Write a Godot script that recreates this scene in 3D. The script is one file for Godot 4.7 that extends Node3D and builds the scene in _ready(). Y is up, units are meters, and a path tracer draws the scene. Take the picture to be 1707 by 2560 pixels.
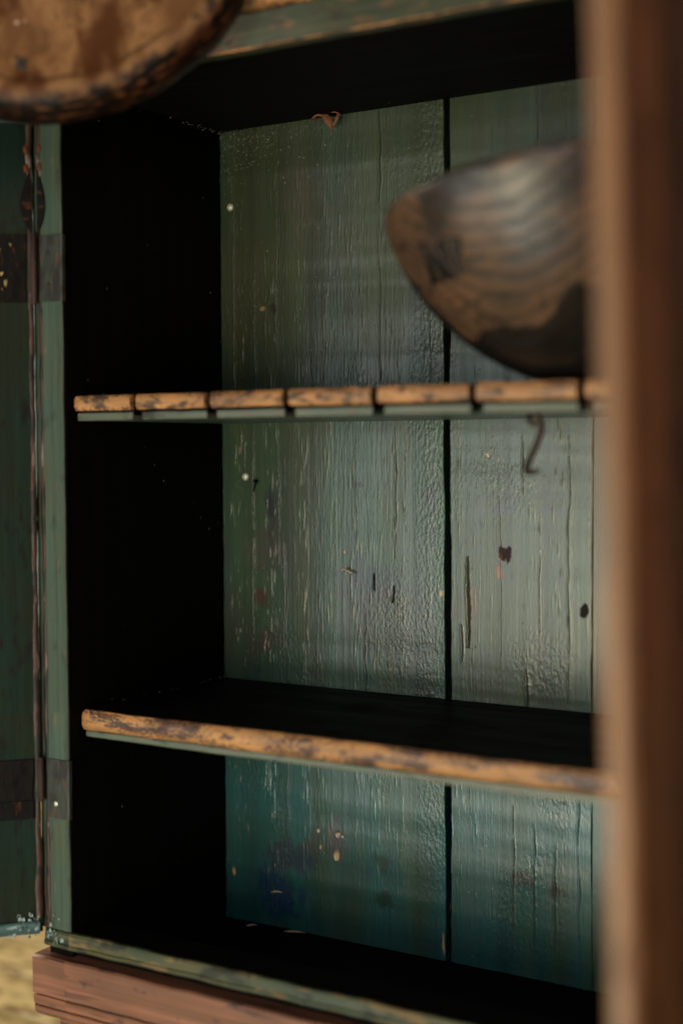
extends Node3D
# An old green painted cupboard standing open: view into its shelves.
# x runs along the cupboard's front to the right, y up, z out of the cupboard. Metres.

var rng := RandomNumberGenerator.new()
var wob := FastNoiseLite.new()
var M := {}


# ------------------------------------------------------------------ nodes
func part(called: String, mesh: Mesh, mat: Material, parent: Node3D, label := "") -> MeshInstance3D:
	var o := MeshInstance3D.new()
	o.name = called
	o.mesh = mesh
	o.material_override = mat
	parent.add_child(o, true)
	if label:
		o.set_meta("label", label)
	return o


func tag(o: Node3D, label: String, category: String, group := "") -> void:
	o.set_meta("label", label)
	o.set_meta("category", category)
	if group:
		o.set_meta("group", group)


func base(called: String, at := Vector3.ZERO) -> Node3D:
	var o := Node3D.new()
	o.name = called
	o.position = at
	add_child(o, true)
	return o


# ------------------------------------------------------------------ shapes
func tri(st: SurfaceTool, p: Array, uv: Array, out: Vector3) -> void:
	var n: Vector3 = (p[2] - p[0]).cross(p[1] - p[0])
	var order := [0, 1, 2] if n.dot(out) >= 0.0 else [0, 2, 1]
	for i in order:
		st.set_uv(uv[i])
		st.add_vertex(p[i])


func place(axis: String, t: float, q: Vector2) -> Vector3:
	if axis == "x":
		return Vector3(t, q.y, q.x)      # profile (z, y)
	if axis == "y":
		return Vector3(q.x, t, q.y)      # profile (x, z)
	return Vector3(q.x, q.y, t)          # profile (x, y)


# a board: the outline `prof` carried along an axis, its arrises uneven like hand work
func sweep(axis: String, t0: float, t1: float, prof: PackedVector2Array, step := 0.02, rough := 0.0008, planar := "", soft := false, salt := 0.0) -> ArrayMesh:
	var st := SurfaceTool.new()
	st.begin(Mesh.PRIMITIVE_TRIANGLES)
	var n := prof.size()
	var mid := Vector2.ZERO
	for q in prof:
		mid += q / n
	var rows := maxi(1, int(ceil((t1 - t0) / step)))
	var lens := [0.0]
	for i in n:
		lens.append(lens[i] + prof[i].distance_to(prof[(i + 1) % n]))
	var grid := []
	for r in rows + 1:
		var t := lerpf(t0, t1, float(r) / rows)
		var ring := []
		for i in n:
			var q: Vector2 = prof[i]
			var far := q * 300.0
			q += Vector2(wob.get_noise_3d(t * 900.0 + salt, far.x, far.y), wob.get_noise_3d(t * 900.0 + salt + 77.0, far.y, far.x)) * rough
			q += (prof[i] - mid).normalized() * wob.get_noise_2d(t * 160.0 + salt, 40.0 + i * 0.6) * rough * 1.4
			ring.append(place(axis, t, q))
		grid.append(ring)
	for i in n:
		var j := (i + 1) % n
		var e: Vector2 = prof[j] - prof[i]
		var o2 := Vector2(e.y, -e.x)
		if o2.dot((prof[i] + prof[j]) * 0.5 - mid) < 0.0:
			o2 = -o2
		var out := place(axis, 0.0, o2)
		st.set_smooth_group(0 if soft else i + 1)
		for r in rows:
			var ta := lerpf(t0, t1, float(r) / rows)
			var tb := lerpf(t0, t1, float(r + 1) / rows)
			var p := [grid[r][i], grid[r + 1][i], grid[r + 1][j], grid[r][j]]
			var uv := [Vector2(ta, lens[i]), Vector2(tb, lens[i]), Vector2(tb, lens[i + 1]), Vector2(ta, lens[i + 1])]
			if planar == "xy":
				for k in 4:
					uv[k] = Vector2(p[k].x + (0.0 if absf(o2.x) < absf(o2.y) else p[k].z), -p[k].y)
			tri(st, [p[0], p[1], p[2]], [uv[0], uv[1], uv[2]], out)
			tri(st, [p[0], p[2], p[3]], [uv[0], uv[2], uv[3]], out)
	for cap in 2:
		var ring: Array = grid[0] if cap == 0 else grid[rows]
		var t := t0 if cap == 0 else t1
		st.set_smooth_group(n + 2 + cap)
		var c := place(axis, t, mid)
		var out := place(axis, -1.0 if cap == 0 else 1.0, Vector2.ZERO)
		for i in n:
			var j := (i + 1) % n
			var uvs := [Vector2(mid.x, mid.y), prof[i], prof[j]]
			if planar == "xy":
				uvs = [Vector2(c.x, -c.y), Vector2(ring[i].x, -ring[i].y), Vector2(ring[j].x, -ring[j].y)]
			tri(st, [c, ring[i], ring[j]], uvs, out)
	st.generate_normals()
	st.index()
	return st.commit()


func rect(a0: float, a1: float, b0: float, b1: float, c := 0.0015) -> PackedVector2Array:
	return PackedVector2Array([Vector2(a0 + c, b0), Vector2(a1 - c, b0), Vector2(a1, b0 + c), Vector2(a1, b1 - c), Vector2(a1 - c, b1), Vector2(a0 + c, b1), Vector2(a0, b1 - c), Vector2(a0, b0 + c)])


# a strip with a half-round front towards +z: profile (z, y)
func nosing(z0: float, z1: float, y0: float, y1: float, bulge := 0.5) -> PackedVector2Array:
	var pts := PackedVector2Array([Vector2(z0, y1), Vector2(z0, y0)])
	var my := (y0 + y1) / 2.0
	var hy := (y1 - y0) / 2.0
	for k in 9:
		var a := lerpf(-1.0, 1.0, k / 8.0)
		var d := pow(absf(a), 3.0)
		pts.append(Vector2(lerpf(z1, z0, d * bulge), my + a * hy))
	return pts


func tube(pts: Array, radii: Array, sides := 8) -> ArrayMesh:
	var st := SurfaceTool.new()
	st.begin(Mesh.PRIMITIVE_TRIANGLES)
	st.set_smooth_group(0)
	var rings := []
	for i in pts.size():
		var d: Vector3 = (pts[mini(i + 1, pts.size() - 1)] - pts[maxi(i - 1, 0)]).normalized()
		var side := d.cross(Vector3(0.31, 0.2, 0.93)).normalized()
		var up := side.cross(d)
		var ring := []
		for k in sides:
			var a := TAU * k / sides
			ring.append(pts[i] + (side * cos(a) + up * sin(a)) * radii[i])
		rings.append(ring)
	for i in pts.size() - 1:
		for k in sides:
			var j := (k + 1) % sides
			var out: Vector3 = rings[i][k] + rings[i][j] - pts[i] * 2.0
			var uv := [Vector2(float(k) / sides, i * 0.2), Vector2(float(k) / sides, i * 0.2 + 0.2), Vector2((k + 1.0) / sides, i * 0.2 + 0.2), Vector2((k + 1.0) / sides, i * 0.2)]
			tri(st, [rings[i][k], rings[i + 1][k], rings[i + 1][j]], [uv[0], uv[1], uv[2]], out)
			tri(st, [rings[i][k], rings[i + 1][j], rings[i][j]], [uv[0], uv[2], uv[3]], out)
	for e in [0, pts.size() - 1]:
		var out: Vector3 = pts[e] - pts[1 if e == 0 else e - 1]
		for k in sides:
			tri(st, [pts[e], rings[e][k], rings[e][(k + 1) % sides]], [Vector2.ZERO, Vector2.RIGHT, Vector2.DOWN], out)
	st.generate_normals()
	st.index()
	return st.commit()


# turned about the y axis; prof: (radius, height), uv: u round, v along the profile (0..1)
func lathe(prof: Array, sides := 96, wave := 0.0, tilt := Vector2.ZERO, round_soft := true) -> ArrayMesh:
	var st := SurfaceTool.new()
	st.begin(Mesh.PRIMITIVE_TRIANGLES)
	st.set_smooth_group(0)
	var total := 0.0
	var run := [0.0]
	var top := -1e9
	for i in prof.size():
		top = maxf(top, prof[i].y)
		if i:
			total += prof[i].distance_to(prof[i - 1])
			run.append(total)
	var at := func(i: int, k: int) -> Vector3:
		var a := TAU * (k % sides) / sides
		var q: Vector2 = prof[i]
		var r := q.x * (1.0 + wave * wob.get_noise_2d(cos(a) * 60.0 + 200.0, sin(a) * 60.0 + q.y * 120.0))
		var p := Vector3(cos(a) * r, q.y, sin(a) * r)
		p.y += (p.x * tilt.x + p.z * tilt.y) * clampf(q.y / top, 0.0, 1.0)
		return p
	for i in prof.size() - 1:
		var e: Vector2 = prof[i + 1] - prof[i]
		for k in sides:
			var a := TAU * (k + 0.5) / sides
			var o := Vector2(e.y, -e.x)
			var out := Vector3(cos(a) * o.x, o.y, sin(a) * o.x)
			var p := [at.call(i, k), at.call(i + 1, k), at.call(i + 1, k + 1), at.call(i, k + 1)]
			var u0 := float(k) / sides
			var u1 := (k + 1.0) / sides
			var uv := [Vector2(u0, run[i] / total), Vector2(u0, run[i + 1] / total), Vector2(u1, run[i + 1] / total), Vector2(u1, run[i] / total)]
			if prof[i + 1].x > 1e-5:
				tri(st, [p[0], p[1], p[2]], [uv[0], uv[1], uv[2]], out)
			if prof[i].x > 1e-5:
				tri(st, [p[0], p[2], p[3]], [uv[0], uv[2], uv[3]], out)
	st.generate_normals()
	st.index()
	return st.commit()


# a flat plate of some outline (x, y) with thickness along z
func plate(pts: PackedVector2Array, z0: float, z1: float) -> ArrayMesh:
	return sweep("z", z0, z1, pts, 1.0, 0.0002)


# ------------------------------------------------------------------ textures
func noise_bytes(w: int, h: int, sx: float, sy: float, freq: float, salt: int, kind := FastNoiseLite.TYPE_SIMPLEX_SMOOTH, octaves := 3) -> PackedByteArray:
	var n := FastNoiseLite.new()
	n.seed = salt
	n.noise_type = kind
	n.frequency = freq
	n.fractal_type = FastNoiseLite.FRACTAL_FBM if octaves > 1 else FastNoiseLite.FRACTAL_NONE
	n.fractal_octaves = octaves
	if kind == FastNoiseLite.TYPE_CELLULAR:
		n.cellular_return_type = FastNoiseLite.RETURN_DISTANCE2_SUB
	var im := n.get_image(maxi(4, int(ceil(w / sx))), maxi(4, int(ceil(h / sy))))
	im.convert(Image.FORMAT_L8)
	im.resize(w, h, Image.INTERPOLATE_CUBIC)
	return im.get_data()


func picture(w: int, h: int, data: PackedByteArray, format: int) -> ImageTexture:
	return ImageTexture.create_from_image(Image.create_from_data(w, h, false, format, data))


func finish(m: StandardMaterial3D, w: int, h: int, rgb: PackedByteArray, rough: PackedByteArray, height: PackedFloat32Array, relief: float) -> StandardMaterial3D:
	m.albedo_texture = picture(w, h, rgb, Image.FORMAT_RGB8)
	if rough.size():
		m.roughness_texture = picture(w, h, rough, Image.FORMAT_L8)
		m.roughness_texture_channel = BaseMaterial3D.TEXTURE_CHANNEL_RED
		m.roughness = 1.0
	if height.size():
		m.heightmap_enabled = true
		m.heightmap_scale = relief
		m.heightmap_texture = picture(w, h, height.to_byte_array(), Image.FORMAT_RF)
	return m


# Painted or bare wood, grain along u. d: size (metres of u, v), px (w, h), colours a, b (ground), wear (bare patches), grime,
# wear_at / grime_at (0 lots .. 1 none), rough, relief, grain (streak contrast)
func wood(d: Dictionary) -> StandardMaterial3D:
	var w: int = d.px.x
	var h: int = d.px.y
	var s: int = d.salt
	var stretch: float = d.get("stretch", 24.0)
	var fine := noise_bytes(w, h, stretch, 1.0, d.get("fine", 0.3), s, FastNoiseLite.TYPE_SIMPLEX_SMOOTH, 2)
	var mid := noise_bytes(w, h, stretch * 1.5, 1.0, 0.07, s + 1)
	var blot := noise_bytes(w, h, 6.0, 3.0, 0.035, s + 2)
	var worn := noise_bytes(w, h, d.get("wear_long", 3.0), 1.0, d.get("wear_freq", 0.05), s + 3, FastNoiseLite.TYPE_SIMPLEX_SMOOTH, 5)
	var dirt := noise_bytes(w, h, 2.0, 1.0, 0.03, s + 4, FastNoiseLite.TYPE_SIMPLEX_SMOOTH, 5)
	var flk := noise_bytes(w, h, 2.5, 1.0, 0.22, s + 5, FastNoiseLite.TYPE_SIMPLEX_SMOOTH, 2)
	var fw: float = d.get("fleck", 0.0)
	var hard: float = d.get("hard", 14.0)
	var a: Color = d.a
	var b: Color = d.b
	var c: Color = d.wear
	var g: Color = d.grime
	var wt: float = d.wear_at
	var gt: float = d.grime_at
	var grain: float = d.get("grain", 0.35)
	var rg: float = d.get("rough", 0.45)
	var rw: float = d.get("rough_wear", 0.7)
	var rgb := PackedByteArray()
	rgb.resize(w * h * 3)
	var ro := PackedByteArray()
	ro.resize(w * h)
	var he := PackedFloat32Array()
	he.resize(w * h)
	for i in w * h:
		var f := fine[i] / 255.0
		var md := mid[i] / 255.0
		var t := clampf(blot[i] / 255.0 * 1.6 - 0.3, 0.0, 1.0)
		var shade := 1.0 + grain * (f * 0.5 + md * 0.8 - 0.65)
		var k := clampf(((worn[i] / 255.0 * 0.75 + md * 0.25) * (1.0 - fw) + flk[i] / 255.0 * fw - wt) * hard, 0.0, 1.0)
		var q := clampf((dirt[i] / 255.0 - gt) * 5.0, 0.0, 1.0) * 0.85
		var r := lerpf(lerpf(lerpf(a.r, b.r, t), c.r, k) * shade, g.r, q)
		var gg := lerpf(lerpf(lerpf(a.g, b.g, t), c.g, k) * shade, g.g, q)
		var bb := lerpf(lerpf(lerpf(a.b, b.b, t), c.b, k) * shade, g.b, q)
		rgb[i * 3] = clampi(int(r * 255.0), 0, 255)
		rgb[i * 3 + 1] = clampi(int(gg * 255.0), 0, 255)
		rgb[i * 3 + 2] = clampi(int(bb * 255.0), 0, 255)
		ro[i] = clampi(int((lerpf(rg, rw, k) + (md - 0.5) * 0.16 + q * 0.1) * 255.0), 20, 255)
		he[i] = f * 0.3 + md * 0.4 - k * 0.35 + (worn[i] / 255.0) * 0.15
	var m := StandardMaterial3D.new()
	m.uv1_scale = Vector3(1.0 / d.size.x, 1.0 / d.size.y, 1.0)
	m.metallic_specular = d.get("spec", 0.5)
	return finish(m, w, h, rgb, ro, he, d.get("relief", 0.06))


func plain(color: Color, rough: float, metal := 0.0, spec := 0.5) -> StandardMaterial3D:
	var m := StandardMaterial3D.new()
	m.albedo_color = color
	m.roughness = rough
	m.metallic = metal
	m.metallic_specular = spec
	return m


const PX := 0.0008
const BX := -0.03
const BY := 0.81
var bw := 1240
var bh := 1490
var brgb: PackedByteArray
var bro: PackedByteArray
var bhe: PackedFloat32Array


# the paint of the back boards: streaked brush work over open grain, wrinkled where it was thick
func back_paint() -> StandardMaterial3D:
	var w := bw
	var h := bh
	var fine := noise_bytes(w, h, 1.0, 60.0, 0.42, 11, FastNoiseLite.TYPE_SIMPLEX_SMOOTH, 2)
	var mid := noise_bytes(w, h, 1.0, 70.0, 0.09, 12)
	var ridge := noise_bytes(w, h, 1.0, 18.0, 0.27, 13, FastNoiseLite.TYPE_SIMPLEX_SMOOTH, 2)
	var band := noise_bytes(w, h, 2.0, 160.0, 0.035, 14, FastNoiseLite.TYPE_SIMPLEX_SMOOTH, 2)
	var strip := noise_bytes(w, h, 1.0, 500.0, 0.02, 24, FastNoiseLite.TYPE_SIMPLEX_SMOOTH, 3)
	var hue := noise_bytes(w, h, 4.0, 24.0, 0.022, 15, FastNoiseLite.TYPE_SIMPLEX_SMOOTH, 4)
	var hue2 := noise_bytes(w, h, 4.0, 16.0, 0.03, 16, FastNoiseLite.TYPE_SIMPLEX_SMOOTH, 4)
	var wrk := noise_bytes(w, h, 1.0, 2.2, 0.15, 17, FastNoiseLite.TYPE_SIMPLEX_SMOOTH, 3)
	var wrk2 := noise_bytes(w, h, 1.0, 1.6, 0.26, 27, FastNoiseLite.TYPE_SIMPLEX_SMOOTH, 2)
	var area := noise_bytes(w, h, 8.0, 14.0, 0.03, 18, FastNoiseLite.TYPE_SIMPLEX_SMOOTH, 3)
	var smut := noise_bytes(w, h, 1.0, 2.0, 0.05, 19, FastNoiseLite.TYPE_SIMPLEX_SMOOTH, 5)
	brgb.resize(w * h * 3)
	bro.resize(w * h)
	bhe.resize(w * h)
	for y in h:
		var Y := BY - y * PX
		var blue := clampf((0.06 - Y) * 3.6, 0.0, 1.0)       # blue pigment plus the tint of cool low light, painted in
		var high := clampf((Y - 0.38) * 4.0, 0.0, 1.0)       # and the warm, dimmer upper end of that light, painted in too
		for x in w:
			var i := y * w + x
			var X := BX + x * PX
			var f := fine[i] / 255.0
			var md := mid[i] / 255.0
			var ar := area[i] / 255.0
			var bd := band[i] / 255.0
			var wm := clampf((ar - 0.66) * 4.0, 0.0, 0.6)
			var e := (X - 0.348) / 0.024
			if X < 0.362:
				wm = maxf(wm, clampf(1.2 - e * e * 0.5, 0.0, 1.0) * (0.2 + 1.1 * ar))
			e = (X - 0.50) / 0.05
			var e2 := (Y - 0.06) / 0.05
			wm = maxf(wm, 0.9 * clampf(1.2 - e * e - e2 * e2, 0.0, 1.0) * (0.3 + ar))
			e = (X - 0.28) / 0.05
			e2 = (Y - 0.09) / 0.09
			wm = maxf(wm, 0.8 * clampf(1.2 - e * e - e2 * e2, 0.0, 1.0) * (0.3 + ar))
			e = (X - 0.53) / 0.05
			e2 = (Y + 0.10) / 0.06
			wm = minf(1.0, maxf(wm, 0.9 * clampf(1.2 - e * e - e2 * e2, 0.0, 1.0) * (0.3 + ar)))
			var rich := clampf(1.3 - absf(X - 0.17) / 0.10, 0.0, 1.0)
			var rg := clampf((ridge[i] / 255.0 - 0.70 + rich * 0.06) * 5.0, 0.0, 1.0) * clampf(bd * 2.6 - 1.0 + rich * 0.35, 0.0, 1.0)
			var wk := clampf((wrk[i] / 255.0 - 0.5) * 2.2 + 0.5, 0.0, 1.0) * 0.6 + wrk2[i] / 255.0 * 0.45
			bhe[i] = md * 0.15 + f * 0.14 + rg * 0.55 + wk * (wm * 0.48 + 0.06) + bd * 0.3
			var hh := clampf(hue[i] / 255.0 * 2.2 - 0.75 + high * 0.8, 0.0, 1.0)
			var h2 := clampf(hue2[i] / 255.0 * 2.4 - 1.05, 0.0, 1.0)
			# grey green, with olive and mauve-grey drifts and the blue tint of low light
			var r := lerpf(0.225, 0.265, hh)
			var g := lerpf(0.325, 0.305, hh)
			var b := lerpf(0.255, 0.180, hh)
			r = lerpf(r, 0.295, h2 * 0.55)
			g = lerpf(g, 0.295, h2 * 0.55)
			b = lerpf(b, 0.265, h2 * 0.55)
			var bl := clampf(blue * (0.5 + 0.9 * (1.0 - hh)), 0.0, 1.0)
			r = lerpf(r, 0.135, bl)
			g = lerpf(g, 0.345, bl)
			b = lerpf(b, 0.34, bl)
			var s := 0.66 + 0.15 * md + 0.17 * f + rg * 0.15 + 0.20 * (strip[i] / 255.0 - 0.5)
			var q := clampf((smut[i] / 255.0 - 0.74) * 4.0, 0.0, 1.0) * 0.25
			s *= (1.0 - q) * (1.0 - high * 0.08)
			brgb[i * 3] = clampi(int(r * s * 255.0), 0, 255)
			brgb[i * 3 + 1] = clampi(int(g * s * 255.0), 0, 255)
			brgb[i * 3 + 2] = clampi(int(b * s * 255.0), 0, 255)
			bro[i] = clampi(int((0.24 + 0.07 * (1.0 - md) + 0.10 * (1.0 - hue2[i] / 255.0) + q * 0.4 + high * 0.06) * 255.0), 0, 255)
	# stains and bare places: x, y, half width, half height, colour, strength
	for s in [
		[0.085, 0.253, 0.010, 0.020, Color(0.13, 0.13, 0.16), 0.75], [0.084, 0.205, 0.007, 0.030, Color(0.18, 0.15, 0.15), 0.5],
		[0.078, 0.19, 0.035, 0.03, Color(0.30, 0.24, 0.23), 0.4],
		[0.065, 0.121, 0.010, 0.012, Color(0.30, 0.15, 0.15), 0.6], [0.078, 0.06, 0.016, 0.016, Color(0.30, 0.18, 0.18), 0.5],
		[0.253, 0.145, 0.055, 0.028, Color(0.17, 0.16, 0.22), 0.65], [0.235, 0.10, 0.012, 0.035, Color(0.15, 0.14, 0.18), 0.6],
		[0.28, 0.09, 0.05, 0.06, Color(0.28, 0.24, 0.24), 0.4],
		[0.225, 0.283, 0.008, 0.004, Color(0.09, 0.08, 0.07), 0.9],
		[0.448, 0.194, 0.014, 0.015, Color(0.21, 0.15, 0.13), 0.8], [0.447, 0.194, 0.008, 0.010, Color(0.17, 0.085, 0.075), 1.21], [0.438, 0.174, 0.0035, 0.011, Color(0.58, 0.33, 0.16), 0.9], [0.441, 0.188, 0.003, 0.008, Color(0.42, 0.19, 0.12), 0.9],
		[0.40, 0.13, 0.006, 0.03, Color(0.42, 0.25, 0.18), 0.55], [0.37, 0.115, 0.012, 0.013, Color(0.28, 0.15, 0.14), 0.6],
		[0.447, 0.252, 0.016, 0.006, Color(0.20, 0.23, 0.31), 0.7], [0.512, 0.253, 0.014, 0.005, Color(0.18, 0.20, 0.27), 0.8], [0.50, 0.275, 0.03, 0.003, Color(0.17, 0.19, 0.17), 0.6],
		[0.436, 0.272, 0.05, 0.003, Color(0.2, 0.22, 0.2), 0.4],
		[0.518, -0.233, 0.010, 0.008, Color(0.07, 0.09, 0.09), 0.85], [0.47, -0.225, 0.012, 0.012, Color(0.15, 0.11, 0.12), 0.6],
		[0.188, -0.215, 0.014, 0.030, Color(0.24, 0.18, 0.21), 0.75], [0.15, -0.225, 0.018, 0.018, Color(0.26, 0.2, 0.2), 0.55], [0.115, -0.25, 0.04, 0.02, Color(0.16, 0.15, 0.22), 0.6],
		[0.092, -0.308, 0.036, 0.026, Color(0.05, 0.17, 0.30), 0.9], [0.075, -0.285, 0.02, 0.02, Color(0.06, 0.17, 0.28), 0.7],
		[0.264, -0.235, 0.014, 0.012, Color(0.13, 0.18, 0.13), 0.6], [0.268, -0.285, 0.012, 0.012, Color(0.09, 0.14, 0.11), 0.6],
		[0.089, 0.53, 0.006, 0.006, Color(0.10, 0.10, 0.07), 0.8], [0.07, 0.531, 0.006, 0.003, Color(0.60, 0.50, 0.36), 0.8],
		[0.215, 0.515, 0.008, 0.028, Color(0.17, 0.15, 0.10), 0.6], [0.165, 0.415, 0.02, 0.03, Color(0.14, 0.18, 0.17), 0.5],
		[0.34, 0.27, 0.012, 0.018, Color(0.17, 0.17, 0.20), 0.6], [0.22, 0.63, 0.05, 0.06, Color(0.30, 0.29, 0.24), 0.4], [0.14, 0.68, 0.03, 0.05, Color(0.3, 0.24, 0.2), 0.35],
	]:
		stain(s[0], s[1], s[2], s[3], s[4], s[5], smut)
	# chips down to pale wood
	for s in [
		[0.192, -0.205, 0.004, 0.005], [0.200, -0.207, 0.0025, 0.002], [0.189, -0.237, 0.004, 0.006], [0.160, -0.204, 0.002, 0.003], [0.163, -0.226, 0.002, 0.004],
		[0.013, -0.284, 0.003, 0.006], [0.423, 0.322, 0.003, 0.004], [0.355, 0.14, 0.002, 0.003], [0.357, -0.33, 0.0025, 0.012], [0.205, 0.19, 0.0012, 0.0015], [0.03, 0.33, 0.0008, 0.006],
	]:
		stain(s[0], s[1], s[2], s[3], Color(0.74, 0.60, 0.44), 1.0, smut)
		dent(s[0], s[1], s[2], s[3], -0.5)
	stain(0.48, 0.03, 0.005, 0.003, Color(0.78, 0.84, 0.80), 1.0, smut)
	# a drilled hole and drying cracks: x, y top, y bottom, half width, depth
	stain(0.556, 0.129, 0.006, 0.007, Color(0.012, 0.012, 0.012), 1.3, smut)
	for c in [
		[0.262, 0.79, 0.66, 0.0016, 1.8], [0.262, 0.66, 0.40, 0.0009, 1.2], [0.022, 0.80, 0.37, 0.0009, 0.9], [0.058, 0.62, 0.37, 0.001, 1.0], [0.096, 0.76, 0.45, 0.001, 0.9], [0.339, 0.76, 0.38, 0.001, 0.8],
		[0.052, 0.37, 0.02, 0.0008, 0.7], [0.055, 0.37, 0.10, 0.0006, 0.6], [0.097, 0.37, 0.17, 0.0008, 0.8], [0.125, 0.36, 0.12, 0.0006, 0.5], [0.19, 0.30, 0.0, 0.0006, 0.6], [0.224, 0.35, 0.15, 0.0007, 0.7],
		[0.285, 0.36, 0.16, 0.0009, 0.9], [0.3, 0.35, 0.22, 0.0006, 0.6], [0.238, 0.12, -0.02, 0.001, 1.1], [0.106, 0.2, 0.05, 0.0012, 1.0],
		[0.395, 0.19, 0.07, 0.0024, 2.2], [0.385, 0.10, 0.05, 0.0016, 1.4], [0.471, 0.35, 0.27, 0.001, 0.9], [0.478, 0.05, -0.03, 0.0016, 1.4], [0.44, 0.3, 0.02, 0.0007, 0.5], [0.495, 0.25, 0.05, 0.0008, 0.7], [0.535, 0.36, 0.0, 0.0009, 0.9],
		[0.395, -0.06, -0.17, 0.0007, 0.7], [0.459, -0.13, -0.33, 0.001, 1.2], [0.488, -0.15, -0.33, 0.0012, 1.3], [0.517, -0.17, -0.34, 0.0012, 1.3], [0.549, -0.05, -0.20, 0.001, 1.1], [0.55, -0.2, -0.34, 0.0012, 1.0],
		[0.075, -0.05, -0.16, 0.0012, 0.8], [0.11, -0.06, -0.20, 0.0009, 0.6], [0.20, -0.06, -0.3, 0.0005, 0.5], [0.43, 0.79, 0.62, 0.0008, 0.8], [0.49, 0.80, 0.66, 0.001, 0.9], [0.53, 0.8, 0.6, 0.0007, 0.6],
	]:
		crack(c[0], c[1], c[2], c[3], c[4])
	# dust and lime specks, thick in the upper left corner
	rng.seed = 5
	for k in 900:
		var sx := rng.randf_range(0.0, 0.36) if k < 450 else rng.randf_range(0.36, 0.9)
		var sy := rng.randf_range(-0.34, 0.79)
		if k < 220:
			sx = absf(rng.randfn(0.0, 0.07))
			sy = 0.785 - absf(rng.randfn(0.0, 0.035))
		var px := int((sx - BX) / PX)
		var py := int((BY - sy) / PX)
		if px < 1 or py < 1 or px > w - 3 or py > h - 3:
			continue
		var v := rng.randf_range(0.3, 0.95)
		for dy in (2 if rng.randf() < 0.4 else 1):
			for dx in (2 if rng.randf() < 0.3 else 1):
				var i := (py + dy) * w + px + dx
				for ch in 3:
					brgb[i * 3 + ch] = int(lerpf(brgb[i * 3 + ch], 190.0, v * 0.8))
				bro[i] = 230
				bhe[i] += 0.4
	var m := StandardMaterial3D.new()
	m.uv1_scale = Vector3(1.0 / (w * PX), 1.0 / (h * PX), 1.0)
	m.uv1_offset = Vector3(-BX / (w * PX), BY / (h * PX), 0.0)
	m.metallic_specular = 0.65
	return finish(m, w, h, brgb, bro, bhe, 0.11)


func stain(X: float, Y: float, rx: float, ry: float, c: Color, strength: float, rag: PackedByteArray) -> void:
	var x0 := int((X - rx * 1.6 - BX) / PX)
	var x1 := int((X + rx * 1.6 - BX) / PX)
	var y0 := int((BY - Y - ry * 1.6) / PX)
	var y1 := int((BY - Y + ry * 1.6) / PX)
	for y in range(maxi(0, y0), mini(bh, y1 + 1)):
		for x in range(maxi(0, x0), mini(bw, x1 + 1)):
			var i := y * bw + x
			var dx := (BX + x * PX - X) / rx
			var dy := (BY - y * PX - Y) / ry
			var k := clampf((1.25 - sqrt(dx * dx + dy * dy) + (rag[i] / 255.0 - 0.5) * 1.6) * 1.5, 0.0, 1.0) * strength
			if strength > 1.2 and k > 0.3:
				bro[i] = 255
			k = minf(k, 1.0)
			brgb[i * 3] = int(lerpf(brgb[i * 3], c.r * 255.0, k))
			brgb[i * 3 + 1] = int(lerpf(brgb[i * 3 + 1], c.g * 255.0, k))
			brgb[i * 3 + 2] = int(lerpf(brgb[i * 3 + 2], c.b * 255.0, k))


func dent(X: float, Y: float, rx: float, ry: float, depth: float) -> void:
	for y in range(int((BY - Y - ry) / PX), int((BY - Y + ry) / PX) + 1):
		for x in range(int((X - rx - BX) / PX), int((X + rx - BX) / PX) + 1):
			if x >= 0 and y >= 0 and x < bw and y < bh:
				var dx := (BX + x * PX - X) / rx
				var dy := (BY - y * PX - Y) / ry
				bhe[y * bw + x] += depth * clampf((1.0 - sqrt(dx * dx + dy * dy)) * 3.0, 0.0, 1.0)


func crack(X: float, ya: float, yb: float, half: float, depth: float) -> void:
	var y0 := int((BY - ya) / PX)
	var y1 := int((BY - yb) / PX)
	for y in range(maxi(y0, 0), mini(y1, bh - 1)):
		var t := float(y - y0) / maxf(1.0, y1 - y0)
		var c := X + wob.get_noise_2d(y * 0.35, X * 9000.0) * 0.0035 + wob.get_noise_2d(y * 2.2, X * 5000.0) * 0.0006
		var hw := half * (0.45 + 0.55 * sin(t * PI)) * (0.75 + 0.6 * wob.get_noise_2d(y * 1.1, X * 7000.0 + 50.0))
		var reach := int(ceil(hw / PX)) + 2
		var cx := int((c - BX) / PX)
		for x in range(cx - reach, cx + reach + 1):
			if x < 0 or x >= bw:
				continue
			var d := absf(BX + x * PX - c)
			var k := clampf(1.2 - d / maxf(hw, 0.0003), 0.0, 1.0)
			var i := y * bw + x
			bhe[i] -= k * depth * 0.55
			var lip := clampf(1.0 - absf(d - hw * 2.0) / (hw + 0.0006), 0.0, 1.0) * 0.25 * depth
			bhe[i] += lip
			bro[i] = int(lerpf(bro[i], 220.0, k))
			var dark := 1.0 - k * minf(0.85, depth * 0.6)
			for ch in 3:
				brgb[i * 3 + ch] = int(brgb[i * 3 + ch] * dark)


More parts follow.
